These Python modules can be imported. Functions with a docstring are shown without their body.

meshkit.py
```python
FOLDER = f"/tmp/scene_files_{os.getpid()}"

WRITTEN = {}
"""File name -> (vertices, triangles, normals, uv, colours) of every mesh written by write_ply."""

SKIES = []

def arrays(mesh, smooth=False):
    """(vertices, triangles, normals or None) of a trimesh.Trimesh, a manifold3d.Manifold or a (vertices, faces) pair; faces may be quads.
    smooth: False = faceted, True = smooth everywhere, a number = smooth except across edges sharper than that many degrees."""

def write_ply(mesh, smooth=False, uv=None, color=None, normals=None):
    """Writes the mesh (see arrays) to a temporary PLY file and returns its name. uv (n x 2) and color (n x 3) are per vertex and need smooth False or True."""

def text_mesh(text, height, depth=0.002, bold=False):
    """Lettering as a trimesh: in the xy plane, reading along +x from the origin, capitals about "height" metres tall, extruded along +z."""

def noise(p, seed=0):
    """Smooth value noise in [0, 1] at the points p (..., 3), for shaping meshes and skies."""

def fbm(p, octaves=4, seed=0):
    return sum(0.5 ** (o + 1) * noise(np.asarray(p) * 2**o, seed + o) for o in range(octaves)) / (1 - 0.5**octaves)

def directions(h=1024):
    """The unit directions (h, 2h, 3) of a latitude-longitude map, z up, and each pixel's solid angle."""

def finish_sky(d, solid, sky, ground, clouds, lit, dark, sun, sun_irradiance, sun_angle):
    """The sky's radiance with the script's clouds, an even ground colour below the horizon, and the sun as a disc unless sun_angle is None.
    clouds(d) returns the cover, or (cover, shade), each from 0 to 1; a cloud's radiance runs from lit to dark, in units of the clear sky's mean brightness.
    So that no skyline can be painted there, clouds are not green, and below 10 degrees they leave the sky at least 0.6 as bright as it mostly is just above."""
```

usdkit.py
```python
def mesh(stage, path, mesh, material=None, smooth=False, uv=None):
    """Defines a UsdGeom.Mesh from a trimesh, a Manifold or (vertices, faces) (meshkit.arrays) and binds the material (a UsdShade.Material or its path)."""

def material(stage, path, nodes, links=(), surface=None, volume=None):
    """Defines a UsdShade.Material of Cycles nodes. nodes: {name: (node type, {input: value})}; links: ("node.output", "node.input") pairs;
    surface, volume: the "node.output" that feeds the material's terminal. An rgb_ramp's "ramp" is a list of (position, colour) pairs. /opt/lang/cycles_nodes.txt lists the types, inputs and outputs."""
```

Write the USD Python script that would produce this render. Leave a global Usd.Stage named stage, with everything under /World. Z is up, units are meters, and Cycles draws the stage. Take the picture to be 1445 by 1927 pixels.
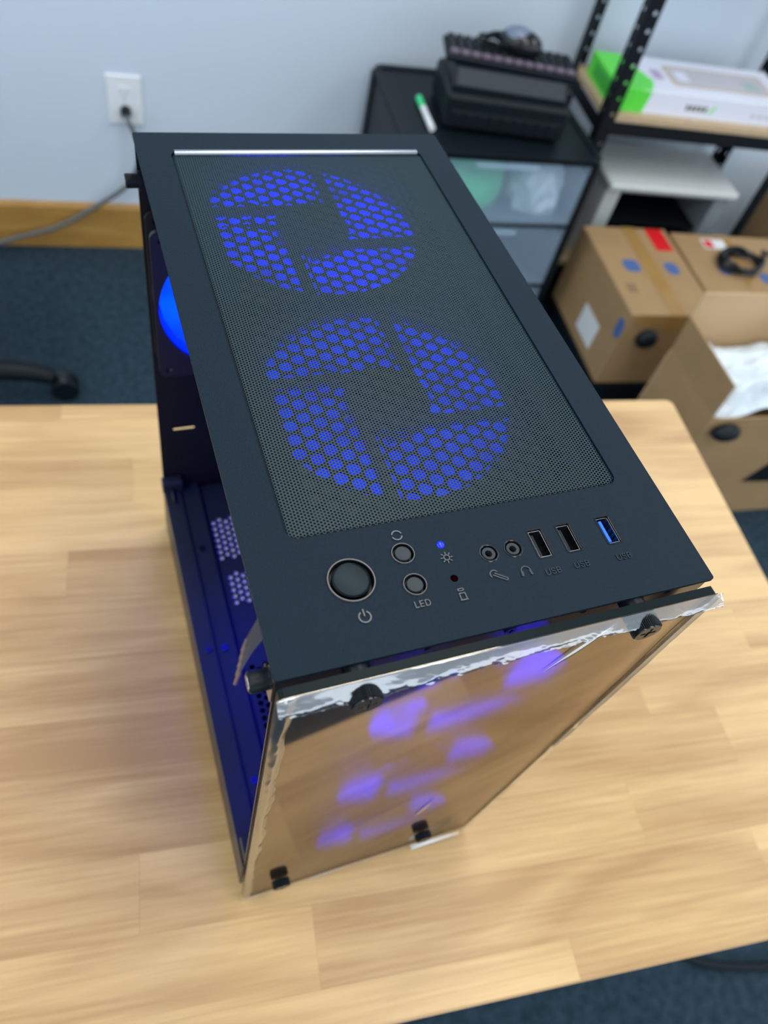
import math, random
import numpy as np, trimesh, manifold3d, shapely
from shapely.geometry import Polygon, Point, box as sbox
from shapely import affinity
from shapely.ops import unary_union
from pxr import Usd, UsdGeom, UsdLux, UsdShade, Gf, Sdf
import usdkit, meshkit

random.seed(7); RNG = np.random.default_rng(7)
stage = Usd.Stage.CreateInMemory()
UsdGeom.SetStageUpAxis(stage, 'Z'); UsdGeom.SetStageMetersPerUnit(stage, 1.0)
UsdGeom.Xform.Define(stage, '/World'); UsdGeom.Scope.Define(stage, '/World/Looks')
TZ = 0.74                       # table top above the floor

# ------------------------------------------------------------------ camera
CAM = np.array([-0.14874432, -0.29452428, 0.71138112 + TZ]); PITCH, YAW, ROLL, FPX = 0.92329089, 0.57075599, 0.30645647, 1413.6
fw = np.array([math.sin(YAW) * math.cos(PITCH), math.cos(YAW) * math.cos(PITCH), -math.sin(PITCH)])
rt = np.array([math.cos(YAW), -math.sin(YAW), 0]); up = np.cross(rt, fw)
R_ = rt * math.cos(ROLL) + up * math.sin(ROLL); U_ = -rt * math.sin(ROLL) + up * math.cos(ROLL)
cam = UsdGeom.Camera.Define(stage, '/World/camera')
cam.AddTransformOp().Set(Gf.Matrix4d(*R_, 0, *U_, 0, *(-fw), 0, *CAM, 1))
FL = 24.0
cam.CreateFocalLengthAttr(FL); cam.CreateHorizontalApertureAttr(FL * 1445 / FPX); cam.CreateClippingRangeAttr((0.02, 100))
cam.CreateFStopAttr(6.2); cam.CreateFocusDistanceAttr(0.37)
cam.CreateExposureAttr(0.5)

# ------------------------------------------------------------------ light
def ceiling_lamp(name, x, y, z, w, l, power, col=(1, 0.97, 0.93)):
    L = UsdLux.RectLight.Define(stage, '/World/' + name)
    L.AddTranslateOp().Set((x, y, z)); L.CreateWidthAttr(w); L.CreateHeightAttr(l)
    L.CreateIntensityAttr(power); L.CreateColorAttr(Gf.Vec3f(*col)); L.CreateNormalizeAttr(False)
for i, (x, y) in enumerate([(0.45, -0.75), (2.25, -0.55), (-1.45, -0.75), (0.45, 0.75), (-1.45, 0.75), (2.25, 0.85)]):
    ceiling_lamp('ceiling_lamp' + (f'_{i:03d}' if i else ''), x, y, 2.69, 0.6, 1.2, 5.0)
dome = UsdLux.DomeLight.Define(stage, '/World/sky'); dome.CreateIntensityAttr(0.35); dome.CreateColorAttr(Gf.Vec3f(0.80, 0.90, 1.0))

# ------------------------------------------------------------------ helpers
count = {}
def path(name, parent=None):
    base = str(parent.GetPath()) if parent else '/World'
    k = (base, name); n = count.get(k, 0); count[k] = n + 1
    return f'{base}/{name}' + (f'_{n:03d}' if n else '')
def tag(p, label=None, cat=None, group=None, kind=None):
    p = p.GetPrim() if hasattr(p, 'GetPrim') else p
    for k, v in (('label', label), ('category', cat), ('group', group), ('kind', kind)):
        if v: p.SetCustomDataByKey(k, v)
    return p
def thing(name, label, cat, loc=(0, 0, 0), rz=0.0, group=None, kind=None):
    x = UsdGeom.Xform.Define(stage, path(name)); x.AddTranslateOp().Set(tuple(map(float, loc)))
    if rz: x.AddRotateZOp().Set(rz)
    return tag(x, label, cat, group, kind)
def part(name, mesh, mat, parent=None, label=None, smooth=30, kind=None):
    if isinstance(mesh, list): mesh = cat(*mesh)
    m = usdkit.mesh(stage, path(name, parent), mesh, mat, smooth=smooth)
    return tag(m, label, None, None, kind)
def solo(name, mesh, mat, label, cat_, group=None, kind=None, smooth=30):
    if isinstance(mesh, list): mesh = cat(*mesh)
    return tag(usdkit.mesh(stage, path(name), mesh, mat, smooth=smooth), label, cat_, group, kind)
def cat(*ms): return trimesh.util.concatenate([m for m in ms if m is not None])
def T(m, t=(0, 0, 0), rx=0, ry=0, rz=0):
    m = m.copy()
    for a, ax in ((rx, [1, 0, 0]), (ry, [0, 1, 0]), (rz, [0, 0, 1])):
        if a: m.apply_transform(trimesh.transformations.rotation_matrix(math.radians(a), ax))
    m.apply_translation(t); return m
def bx(x0, x1, y0, y1, z0, z1, b=0.0):
    if b <= 0:
        m = trimesh.creation.box((x1 - x0, y1 - y0, z1 - z0)); m.apply_translation(((x0 + x1) / 2, (y0 + y1) / 2, (z0 + z1) / 2)); return m
    b = min(b, (x1 - x0) * .49, (y1 - y0) * .49, (z1 - z0) * .49); p = []
    for i in (0, 1):
        for j in (0, 1):
            for k in (0, 1):
                c = np.array([(x0, x1)[i], (y0, y1)[j], (z0, z1)[k]]); s = np.array([1 - 2 * i, 1 - 2 * j, 1 - 2 * k]) * b
                for a in range(3):
                    q = c + s; q[a] = c[a]; p.append(q)
    return trimesh.convex.convex_hull(np.array(p))
def cyl(r, h, n=32, axis='z', c=(0, 0, 0), b=0.0):
    if b: m = lathe([(0, -h / 2), (r - b, -h / 2), (r, -h / 2 + b), (r, h / 2 - b), (r - b, h / 2), (0, h / 2)], n)
    else: m = trimesh.creation.cylinder(r, h, sections=n)
    if axis == 'x': m = T(m, ry=90)
    if axis == 'y': m = T(m, rx=90)
    m.apply_translation(c); return m
def lathe(prof, n=48):
    m = trimesh.creation.revolve(np.array(prof, float), sections=n); m.fix_normals(); return m
def ext(poly, h, z=0.0):
    gs = getattr(poly, 'geoms', [poly])
    m = cat(*[trimesh.creation.extrude_polygon(g, h, engine='earcut') for g in gs if g.area > 1e-12]); m.apply_translation((0, 0, z)); return m
def rrect(x0, x1, y0, y1, r, q=6): return sbox(x0 + r, y0 + r, x1 - r, y1 - r).buffer(r, quad_segs=q)
def circ(x, y, r, n=48):
    a = np.arange(n) * 2 * np.pi / n; return Polygon(np.c_[x + r * np.cos(a), y + r * np.sin(a)])
def spline(pts, n=12):
    from scipy.interpolate import CubicSpline
    p = np.asarray(pts, float); d = np.r_[0, np.cumsum(np.linalg.norm(np.diff(p, axis=0), axis=1) ** .5)]
    return CubicSpline(d, p)(np.linspace(0, d[-1], n * (len(p) - 1) + 1))
def tube(pts, r, sides=10, caps=True):
    p = np.asarray(pts, float); r = np.broadcast_to(np.asarray(r, float), (len(p),))
    t = np.gradient(p, axis=0); t /= np.linalg.norm(t, axis=1, keepdims=True) + 1e-12
    a = np.zeros_like(p); ref = np.array([0, 0, 1.0]) if abs(t[0][2]) < .9 else np.array([1.0, 0, 0])
    for i in range(len(p)):
        v = np.cross(t[i], ref); v /= np.linalg.norm(v) + 1e-12; ref = np.cross(v, t[i]); a[i] = v
    b = np.cross(t, a); g = np.arange(sides) * 2 * np.pi / sides
    v = p[:, None] + r[:, None, None] * (np.cos(g)[None, :, None] * a[:, None] + np.sin(g)[None, :, None] * b[:, None])
    i, j = np.meshgrid(np.arange(len(p) - 1), np.arange(sides), indexing='ij')
    q = np.stack([i * sides + j, i * sides + (j + 1) % sides, (i + 1) * sides + (j + 1) % sides, (i + 1) * sides + j], -1).reshape(-1, 4)
    f = np.vstack([q[:, [0, 1, 2]], q[:, [0, 2, 3]]]); v = v.reshape(-1, 3)
    if caps:
        n0 = len(v); v = np.vstack([v, p[0], p[-1]]); k = np.arange(sides); e = (len(p) - 1) * sides
        f = np.vstack([f, np.c_[np.full(sides, n0), (k + 1) % sides, k], np.c_[np.full(sides, n0 + 1), e + k, e + (k + 1) % sides]])
    m = trimesh.Trimesh(v, f, process=False); m.fix_normals(); return m
def stk(L): return np.stack(np.broadcast_arrays(*L), -1)
def sheet(P, thick):
    """P (n, m, 3) grid of points -> closed thin sheet of the given thickness."""
    n, m = P.shape[:2]
    du, dv = np.gradient(P, axis=0), np.gradient(P, axis=1); N = np.cross(du, dv); N /= np.linalg.norm(N, axis=2, keepdims=True) + 1e-12
    V = np.concatenate([(P + N * thick / 2).reshape(-1, 3), (P - N * thick / 2).reshape(-1, 3)]); o = n * m
    ix = np.arange(o).reshape(n, m); a, b, c, d = ix[:-1, :-1].ravel(), ix[1:, :-1].ravel(), ix[1:, 1:].ravel(), ix[:-1, 1:].ravel()
    F = [np.c_[a, b, c], np.c_[a, c, d], np.c_[a, c, b] + o, np.c_[a, d, c] + o]
    ring = np.r_[ix[:, 0], ix[-1, 1:], ix[-2::-1, -1], ix[0, -2:0:-1]]; nx = np.roll(ring, -1)
    F += [np.c_[ring, ring + o, nx + o], np.c_[ring, nx + o, nx]]
    t = trimesh.Trimesh(V, np.vstack(F), process=False); t.fix_normals(); return t
def hexplate(region, pitch, r, n, thick, z):
    """Perforated plate: hexagonal cells (rows along y) each with a round hole of n sides; cells inside region, and the polygon they cover."""
    x0, y0, x1, y1 = region.bounds; cs = pitch * math.sqrt(3) / 2; C = []
    for i in range(int((x1 - x0) / cs) + 2):
        yy = np.arange(y0 + (pitch / 2 if i % 2 else 0), y1, pitch); C.append(np.c_[np.full(len(yy), x0 + i * cs), yy])
    C = np.vstack(C); C = C[shapely.contains_xy(region, C[:, 0], C[:, 1])]
    a = np.arange(n) * 2 * np.pi / n; R = pitch / math.sqrt(3) * math.cos(math.pi / 6) / np.cos((a % (np.pi / 3)) - np.pi / 6)
    outer = np.c_[R * np.cos(a), R * np.sin(a)]                     # hexagon with flats facing +-y... corner at angle 0
    inner = np.c_[r * np.cos(a), r * np.sin(a)]
    unit = np.vstack([np.c_[outer, np.zeros(n)], np.c_[inner, np.zeros(n)], np.c_[inner, np.full(n, -thick)]])
    k = np.arange(n); k2 = (k + 1) % n
    f = np.vstack([np.c_[k, k2, n + k2], np.c_[k, n + k2, n + k], np.c_[n + k, n + k2, 2 * n + k2], np.c_[n + k, 2 * n + k2, 2 * n + k]])
    V = (unit[None] + np.c_[C, np.full(len(C), z)][:, None]).reshape(-1, 3); F = (f[None] + (np.arange(len(C)) * 3 * n)[:, None, None]).reshape(-1, 3)
    return trimesh.Trimesh(V, F, process=False), C

# ------------------------------------------------------------------ materials
def mat(name, base, rough=.5, metallic=0., spec=.5, noise=None, bump=None, emit=None, coat=0., extra=None):
    """noise=(scale, other colour, contrast); bump=(scale, strength, distance)."""
    n = {'p': ('principled_bsdf', dict(base_color=base, roughness=rough, metallic=metallic, specular_ior_level=spec, coat_weight=coat, **(extra or {})))}; l = []
    n['g'] = ('texture_coordinate', {})
    if noise:
        n['n'] = ('noise_texture', {'scale': noise[0], 'detail': 4.0, 'roughness': .6}); c = noise[2]
        n['r'] = ('rgb_ramp', {'ramp': [(.5 - c, base), (.5 + c, noise[1])]}); l += [('g.object', 'n.vector'), ('n.fac', 'r.fac'), ('r.color', 'p.base_color')]
    if bump:
        n['bn'] = ('noise_texture', {'scale': bump[0], 'detail': 2.0}); n['b'] = ('bump', {'strength': bump[1], 'distance': bump[2]})
        l += [('g.object', 'bn.vector'), ('bn.fac', 'b.height'), ('b.normal', 'p.normal')]
    if emit: n['p'][1].update(emission_color=emit[0], emission_strength=emit[1])
    return usdkit.material(stage, '/World/Looks/' + name, n, l, surface='p.BSDF')

M = {}
M['wall'] = mat('wall_paint', (.56, .655, .755), .7, noise=(1.5, (.54, .64, .745), .3), bump=(260, .15, .0006))
M['ceiling'] = mat('ceiling_paint', (.75, .77, .78), .9)
M['carpet'] = mat('carpet', (.013, .029, .044), .95, spec=.1, noise=(55, (.036, .064, .090), .22), bump=(420, .8, .004))
M['carton'] = mat('carton', (.30, .195, .095), .75, spec=.25, noise=(9, (.36, .24, .12), .25), bump=(60, .12, .002))
M['carton_inside'] = mat('carton_inside', (.52, .36, .20), .8, spec=.2, noise=(7, (.56, .40, .235), .25))
M['tape'] = mat('tape', (.30, .17, .05), .22, noise=(14, (.36, .22, .075), .25))
M['red'] = mat('red_label', (.62, .004, .012), .45)
M['blue_print'] = mat('blue_print', (.055, .115, .30), .7)
M['white_paper'] = mat('white_paper', (.68, .72, .74), .6)
M['ink'] = mat('dark_ink', (.10, .075, .05), .7)
M['black_plastic'] = mat('black_plastic', (.0035, .0075, .011), .42, spec=.22, bump=(300, .1, .001))
M['black_matte'] = mat('black_matte', (.003, .006, .009), .6, spec=.2)
M['black_gloss'] = mat('black_gloss', (.006, .008, .011), .18)
M['grey_plastic'] = mat('grey_plastic', (.020, .030, .037), .5, spec=.3)
M['black_metal'] = mat('black_metal', (.003, .006, .010), .5, spec=.2)
M['white_plastic'] = mat('white_plastic', (.74, .79, .82), .35)
M['white_device'] = mat('white_device', (.52, .57, .58), .4)
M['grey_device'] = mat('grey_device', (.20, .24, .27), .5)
M['bag'] = mat('plastic_bag', (.72, .80, .85), .3, noise=(12, (.60, .69, .76), .2), bump=(22, .5, .02))
M['green_box'] = mat('green_print', (.10, .72, .055), .4)
M['green_dark'] = mat('green_print_dark', (.02, .42, .02), .4)
M['box_white'] = mat('white_print', (.70, .74, .86), .4)
M['tan_print'] = mat('tan_print', (.55, .40, .26), .5)
M['lilac_print'] = mat('lilac_print', (.42, .34, .52), .5)
M['grey_print'] = mat('grey_print', (.50, .50, .55), .5)
M['teal_print'] = mat('teal_print', (.36, .48, .48), .5)
M['board'] = mat('particle_board', (.42, .32, .20), .7, noise=(80, (.50, .38, .24), .2))
M['green_cloth'] = mat('green_cloth', (.05, .62, .25), .8, spec=.2, noise=(9, (.08, .62, .27), .2))
M['mouse_shell'] = mat('mouse_shell', (.13, .17, .25), .35)
M['cord'] = mat('grey_cord', (.10, .115, .12), .5)
M['lilac_keys'] = mat('key_legend', (.12, .09, .13), .5)
# trim of honey-coloured wood
def wood(name, dark, light, scale=(1.3, 14, 14), rough=.36, ring=True, spec=.5):
    n = {'tc': ('texture_coordinate', {}), 'oi': ('object_info', {}), 'off': ('vector_math', {'math_type': 'scale', 'vector1': (7.0, 13.0, 5.0)}),
         'add': ('vector_math', {'math_type': 'add'}), 'mp': ('mapping', {'scale': scale}),
         'n1': ('noise_texture', {'scale': 2.6, 'detail': 6.0, 'roughness': .6, 'distortion': .5}),
         'mp2': ('mapping', {'scale': (scale[0] * 3, scale[1] * 9, scale[2] * 9)}), 'n2': ('noise_texture', {'scale': 2.0, 'detail': 4.0, 'roughness': .65}),
         'mp3': ('mapping', {'scale': (1.6, 6.5, 6.5)}), 'n3': ('noise_texture', {'scale': 1.3, 'detail': 1.5, 'roughness': .4, 'distortion': .3}),
         'mul': ('math', {'math_type': 'multiply', 'value2': 9.0}), 'sn': ('math', {'math_type': 'pingpong', 'value2': 1.0}),
         'a1': ('math', {'math_type': 'multiply', 'value2': .50}), 'a2': ('math', {'math_type': 'multiply_add', 'value2': .46}), 'a3': ('math', {'math_type': 'multiply_add', 'value2': .17 if ring else .0}),
         'a4': ('math', {'math_type': 'multiply_add', 'value2': .20}), 'a5': ('math', {'math_type': 'subtract', 'value2': .165}),
         'r': ('rgb_ramp', {'ramp': [(.32, dark), (.50, tuple((a + b) / 2 for a, b in zip(dark, light))), (.66, light)]}),
         'b': ('bump', {'strength': .10, 'distance': .001}), 'p': ('principled_bsdf', {'roughness': rough, 'specular_ior_level': spec})}
    l = [('oi.random', 'off.scale'), ('tc.object', 'add.vector1'), ('off.vector', 'add.vector2'), ('add.vector', 'mp.vector'), ('mp.vector', 'n1.vector'), ('add.vector', 'mp2.vector'), ('mp2.vector', 'n2.vector'),
         ('add.vector', 'mp3.vector'), ('mp3.vector', 'n3.vector'), ('n3.fac', 'mul.value1'), ('mul.value', 'sn.value1'),
         ('n1.fac', 'a1.value1'), ('n2.fac', 'a2.value1'), ('a1.value', 'a2.value3'), ('sn.value', 'a3.value1'), ('a2.value', 'a3.value3'), ('oi.random', 'a4.value1'), ('a3.value', 'a4.value3'), ('a4.value', 'a5.value1'),
         ('a5.value', 'r.fac'), ('r.color', 'p.base_color'), ('n2.fac', 'b.height'), ('b.normal', 'p.normal')]
    return usdkit.material(stage, '/World/Looks/' + name, n, l, surface='p.BSDF')
M['plank'] = wood('table_wood', (.405, .240, .098), (.635, .432, .198))
M['edge_band'] = wood('edge_band', (.45, .30, .15), (.60, .43, .23), rough=.4)
M['base_wood'] = wood('baseboard_wood', (.36, .19, .045), (.50, .30, .085), scale=(.8, 8, 8), rough=.3)

# pc case
M['panel'] = mat('powder_coat', (.0030, .0115, .0215), .50, spec=.12, bump=(1250, .5, .0006), noise=(900, (.005, .016, .028), .25))
M['mesh'] = mat('mesh_metal', (.008, .030, .040), .45, spec=.30)
M['emboss'] = mat('embossed_mark', (.010, .020, .028), .28, spec=.6)
M['rim'] = mat('bead', (.30, .34, .38), .25, metallic=.9)
M['steel'] = mat('painted_steel', (.012, .016, .024), .34, spec=.4)
M['steel_dark'] = mat('inner_steel', (.0045, .0055, .008), .5, spec=.25)
M['fan_frame'] = mat('fan_frame', (.006, .007, .010), .45)
M['chrome'] = mat('chrome', (.62, .64, .66), .18, metallic=1.)
M['dark_chrome'] = mat('dark_chrome', (.10, .11, .12), .25, metallic=1.)
M['usb_blue'] = mat('usb_blue', (.0, .14, .75), .4)
M['usb_gap'] = mat('socket_dark', (.004, .005, .006), .5)
M['contact'] = mat('contact', (.25, .27, .28), .3, metallic=1.)
M['hub'] = mat('fan_hub', (.012, .013, .016), .35)
M['label_grey'] = mat('carton_grey', (.72, .72, .80), .6)
M['wire'] = mat('ribbon_wire', (.025, .028, .034), .35)
M['wire_brown'] = mat('ribbon_wire_brown', (.16, .10, .06), .45)
M['power_led'] = mat('power_led', (.0, .01, .3), .2, emit=((.0, .01, 1.), 1.2))
M['hdd_led'] = mat('drive_led', (.006, .0, .0), .5, spec=.0)
def brushed():
    n = {'p': ('principled_bsdf', dict(base_color=(.012, .017, .020), roughness=.28, metallic=1., anisotropic=.85)), 't': ('tangent', {'direction_type': 'radial', 'axis': 'z'}),
         'tc': ('texture_coordinate', {}), 'w': ('wave_texture', {'wave_type': 'rings', 'rings_direction': 'z', 'scale': 900., 'distortion': .0}), 'b': ('bump', {'strength': .08, 'distance': .0002})}
    return usdkit.material(stage, '/World/Looks/spun_metal', n, [('t.tangent', 'p.tangent'), ('tc.object', 'w.vector'), ('w.fac', 'b.height'), ('b.normal', 'p.normal')], surface='p.BSDF')
M['spun'] = brushed()
def glow(name, col, s, lo=1.0, scale=30.):
    n = {'e': ('emission', {'color': col}), 'd': ('principled_bsdf', {'base_color': (.004, .008, .05), 'roughness': .35, 'specular_ior_level': .2}), 'a': ('add_closure', {}), 'tc': ('texture_coordinate', {}),
         'n': ('noise_texture', {'scale': scale, 'detail': 1.0}), 'm': ('map_range', {'from_min': .36, 'from_max': .62, 'to_min': s * lo, 'to_max': s, 'clamp': True})}
    return usdkit.material(stage, '/World/Looks/' + name, n, [('tc.object', 'n.vector'), ('n.fac', 'm.value'), ('m.result', 'e.strength'), ('e.emission', 'a.closure1'), ('d.BSDF', 'a.closure2')], surface='a.closure')
M['blade'] = glow('lit_blade', (.0, .003, 1.), 9.0, .18, 34.)
M['blade_rear'] = glow('lit_blade_rear', (.0, .035, 1.), 2.4, .5, 30.)
M['blade_front'] = glow('lit_blade_front', (.0, .001, 1.), 4.2, .12, 38.)
M['ring'] = glow('lit_ring', (.0, .006, 1.), 3.0)
def pane(name, tint, gloss, fac, rough):
    n = {'t': ('transparent_bsdf', {'color': tint}), 'g': ('glossy_bsdf', {'color': gloss, 'roughness': rough}), 'm': ('mix_closure', {'fac': fac})}
    return usdkit.material(stage, '/World/Looks/' + name, n, [('t.BSDF', 'm.closure1'), ('g.BSDF', 'm.closure2')], surface='m.closure')
def film_glass():
    n = {'t': ('refraction_bsdf', {'color': (.72, .70, .74), 'roughness': .16, 'IOR': 1.22}), 'g': ('glossy_bsdf', {'color': (.90, .82, .68), 'roughness': .03}), 'm': ('mix_closure', {'fac': .34})}
    return usdkit.material(stage, '/World/Looks/mirror_glass', n, [('t.BSDF', 'm.closure1'), ('g.BSDF', 'm.closure2')], surface='m.closure')
M['mirror_glass'] = film_glass()
M['gloss_steel'] = mat('gloss_steel', (.012, .016, .024), .16, spec=1.0)
M['glass_edge'] = mat('glass_edge', (.002, .008, .010), .35, spec=.1)
M['film'] = pane('clear_film', (.97, .98, .99), (.97, .99, 1.), .32, .14)
def frosted(name, tint, white, fac):
    n = {'t': ('transparent_bsdf', {'color': tint}), 'g': ('principled_bsdf', {'base_color': white, 'roughness': .25}), 'm': ('mix_closure', {'fac': fac})}
    return usdkit.material(stage, '/World/Looks/' + name, n, [('t.BSDF', 'm.closure1'), ('g.BSDF', 'm.closure2')], surface='m.closure')
M['drawer_front'] = frosted('drawer_plastic', (.95, .975, .99), (.50, .68, .86), .19)

# ------------------------------------------------------------------ the room
WY = -6.2                                                            # yaw of wall
WP = np.array([.0515, 1.6917, 0.]); wn = np.array([.10808587, .99414156, 0.]); wd = np.array([wn[1], -wn[0], 0.])
def struct(name, mesh, m, label, parent=None):
    p = usdkit.mesh(stage, path(name), mesh, m, smooth=30); return tag(p, label, None, None, 'structure')
struct('floor', bx(-3.2, 4.6, -3.4, 3.2, -.02, 0), M['carpet'], 'dark blue-grey speckled carpet floor')
def wall_local(m): return T(m, tuple(WP), rz=WY)
struct('wall_back', wall_local(bx(-3.6, 4.4, 0, .1, -.02, 2.75)), M['wall'], 'pale grey-blue painted wall behind the table')
struct('ceiling', bx(-3.2, 4.6, -3.4, 3.2, 2.72, 2.76), M['ceiling'], 'white ceiling')
bbm = ext(Polygon([(-.013, 0), (0, 0), (0, .135), (-.006, .135), (-.013, .125)]), 4.8)
bbm.apply_transform(np.array([[0, 0, 1, -3.5], [1, 0, 0, 0], [0, 1, 0, 0], [0, 0, 0, 1.]])); bbm.fix_normals()
struct('baseboard_back', wall_local(bbm), M['base_wood'], 'honey-coloured wooden baseboard along the back wall')

# ------------------------------------------------------------------ table
TA = math.degrees(-.13801)
table = thing('work_table', 'wooden butcher-block work table carrying the black computer case', 'table', (0, 0, TZ), TA)
VB = [.3537, .3295, .268, .2065, .145, .0835, .022, -.0395, -.101, -.1625, -.2245, -.286, -.3194]
UL, UR = -.80, .5913
outline = rrect(UL, UR, VB[-1], VB[0], .012)
part('table_core', ext(outline.buffer(-.0012), .0235, -.0265), M['edge_band'], table)
part('edge_band', ext(outline.difference(outline.buffer(-.0015)), .0245, -.0262), M['edge_band'], table, 'pale wooden edging of the table top')
JO = {0: [-.246, .18], 1: [-.42, .07, .43], 2: [-.165, .30], 3: [-.50, -.02, .50], 4: [-.229, .22], 5: [-.46, .05, .40], 6: [-.30, .15, .52], 7: [-.55, -.08, .36], 8: [-.36, .10, .44], 9: [-.159, .305], 10: [-.44, -.02, .42], 11: [-.30, .20]}
for r in range(12):
    us = [UL] + JO[r] + [UR]
    for a, b in zip(us[:-1], us[1:]):
        g = .00006; pl = sbox(a + g, VB[r + 1] + g, b - g, VB[r] - g).intersection(outline.buffer(-.0016))
        part('plank', ext(pl, .003, -.003), M['plank'], table)
for sx in (UL + .06, UR - .06):
    for sy in (VB[-1] + .06, VB[0] - .06): part('leg', bx(sx - .02, sx + .02, sy - .02, sy + .02, -TZ, -.0266, .002), M['black_metal'], table)
for sy in (VB[-1] + .06, VB[0] - .06): part('apron', bx(UL + .082, UR - .082, sy - .012, sy + .012, -.07, -.0268, .001), M['black_metal'], table)

# ------------------------------------------------------------------ computer case
W2, YB, H = .105, .18955, .4415; YF = -YB
case = thing('computer_case', 'open black computer case with blue-lit fans standing on the wooden table', 'computer case', (0, 0, TZ))
OPEN = rrect(-.085, .085, -.1290, .1682, .006)
IO_Y = -.1535
hole = [OPEN, circ(-.0635, IO_Y, .0105), circ(-.0373, -.1456, .0054), circ(-.0375, -.1614, .0054), circ(-.0189, -.1447, .0019, 20), circ(-.0191, -.1622, .0018, 20), circ(.0015, IO_Y, .0047), circ(.0138, IO_Y, .0047)]
USB = [.0280, .0432, .0653]
hole += [rrect(x - .0043, x + .0043, IO_Y - .0081, IO_Y + .0081, .0010, 3) for x in USB]
plate = rrect(-W2, W2, YF, YB, .0015, 3)
for h_ in hole: plate = plate.difference(h_)
top = part('top_panel', [ext(plate, .0018, H - .0018), bx(-W2 + .0004, -W2 + .0014, YF + .002, YB - .002, H - .0034, H - .0018), bx(W2 - .0012, W2, YF + .002, YB - .002, H - .012, H - .0018), bx(-W2 + .002, W2 - .002, YB - .0012, YB, H - .012, H - .0018)], M['panel'], case, 'textured matte black top panel', smooth=20)
# dust filter
mz = H - .0010
mm, C = hexplate(OPEN.buffer(-.0009), .00173, .00061, 6, .00028, mz)
ring = OPEN.buffer(.0008).difference(OPEN.buffer(-.0017))
filt = part('dust_filter', mm, M['mesh'], case, 'fine perforated metal mesh set into the top panel', smooth=False)
part('filter_border', ext(ring, .0006, mz - .0012), M['panel'], filt)
part('filter_edge', T(cyl(.0021, .165, 12, 'x'), (0, .1662, mz + .0006)), M['rim'], filt, 'bright bead along the back edge of the mesh')
# chassis top with round vents
vz = H - .0095
vr = sbox(-.0722, -.1165, .0722, .168)
vm, VC = hexplate(vr, .0090, .0036, 24, .0008, vz)
cover = unary_union([circ(x, y, .0051, 6) for x, y in VC]).buffer(.0002)
part('chassis_top', [vm, ext(sbox(-W2 + .0016, YF + .002, W2 - .0016, YB - .002).difference(cover.buffer(-.0004)), .0008, vz - .0009)], M['steel_dark'], case, 'inner steel top with round vent holes', smooth=False)
for s in (-1, 1): part('top_rail', bx(min(s * .0965, s * .0885), max(s * .0965, s * .0885), YF + .004, YB - .004, H - .026, H - .0105, .001), M['steel_dark'], case)

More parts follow.
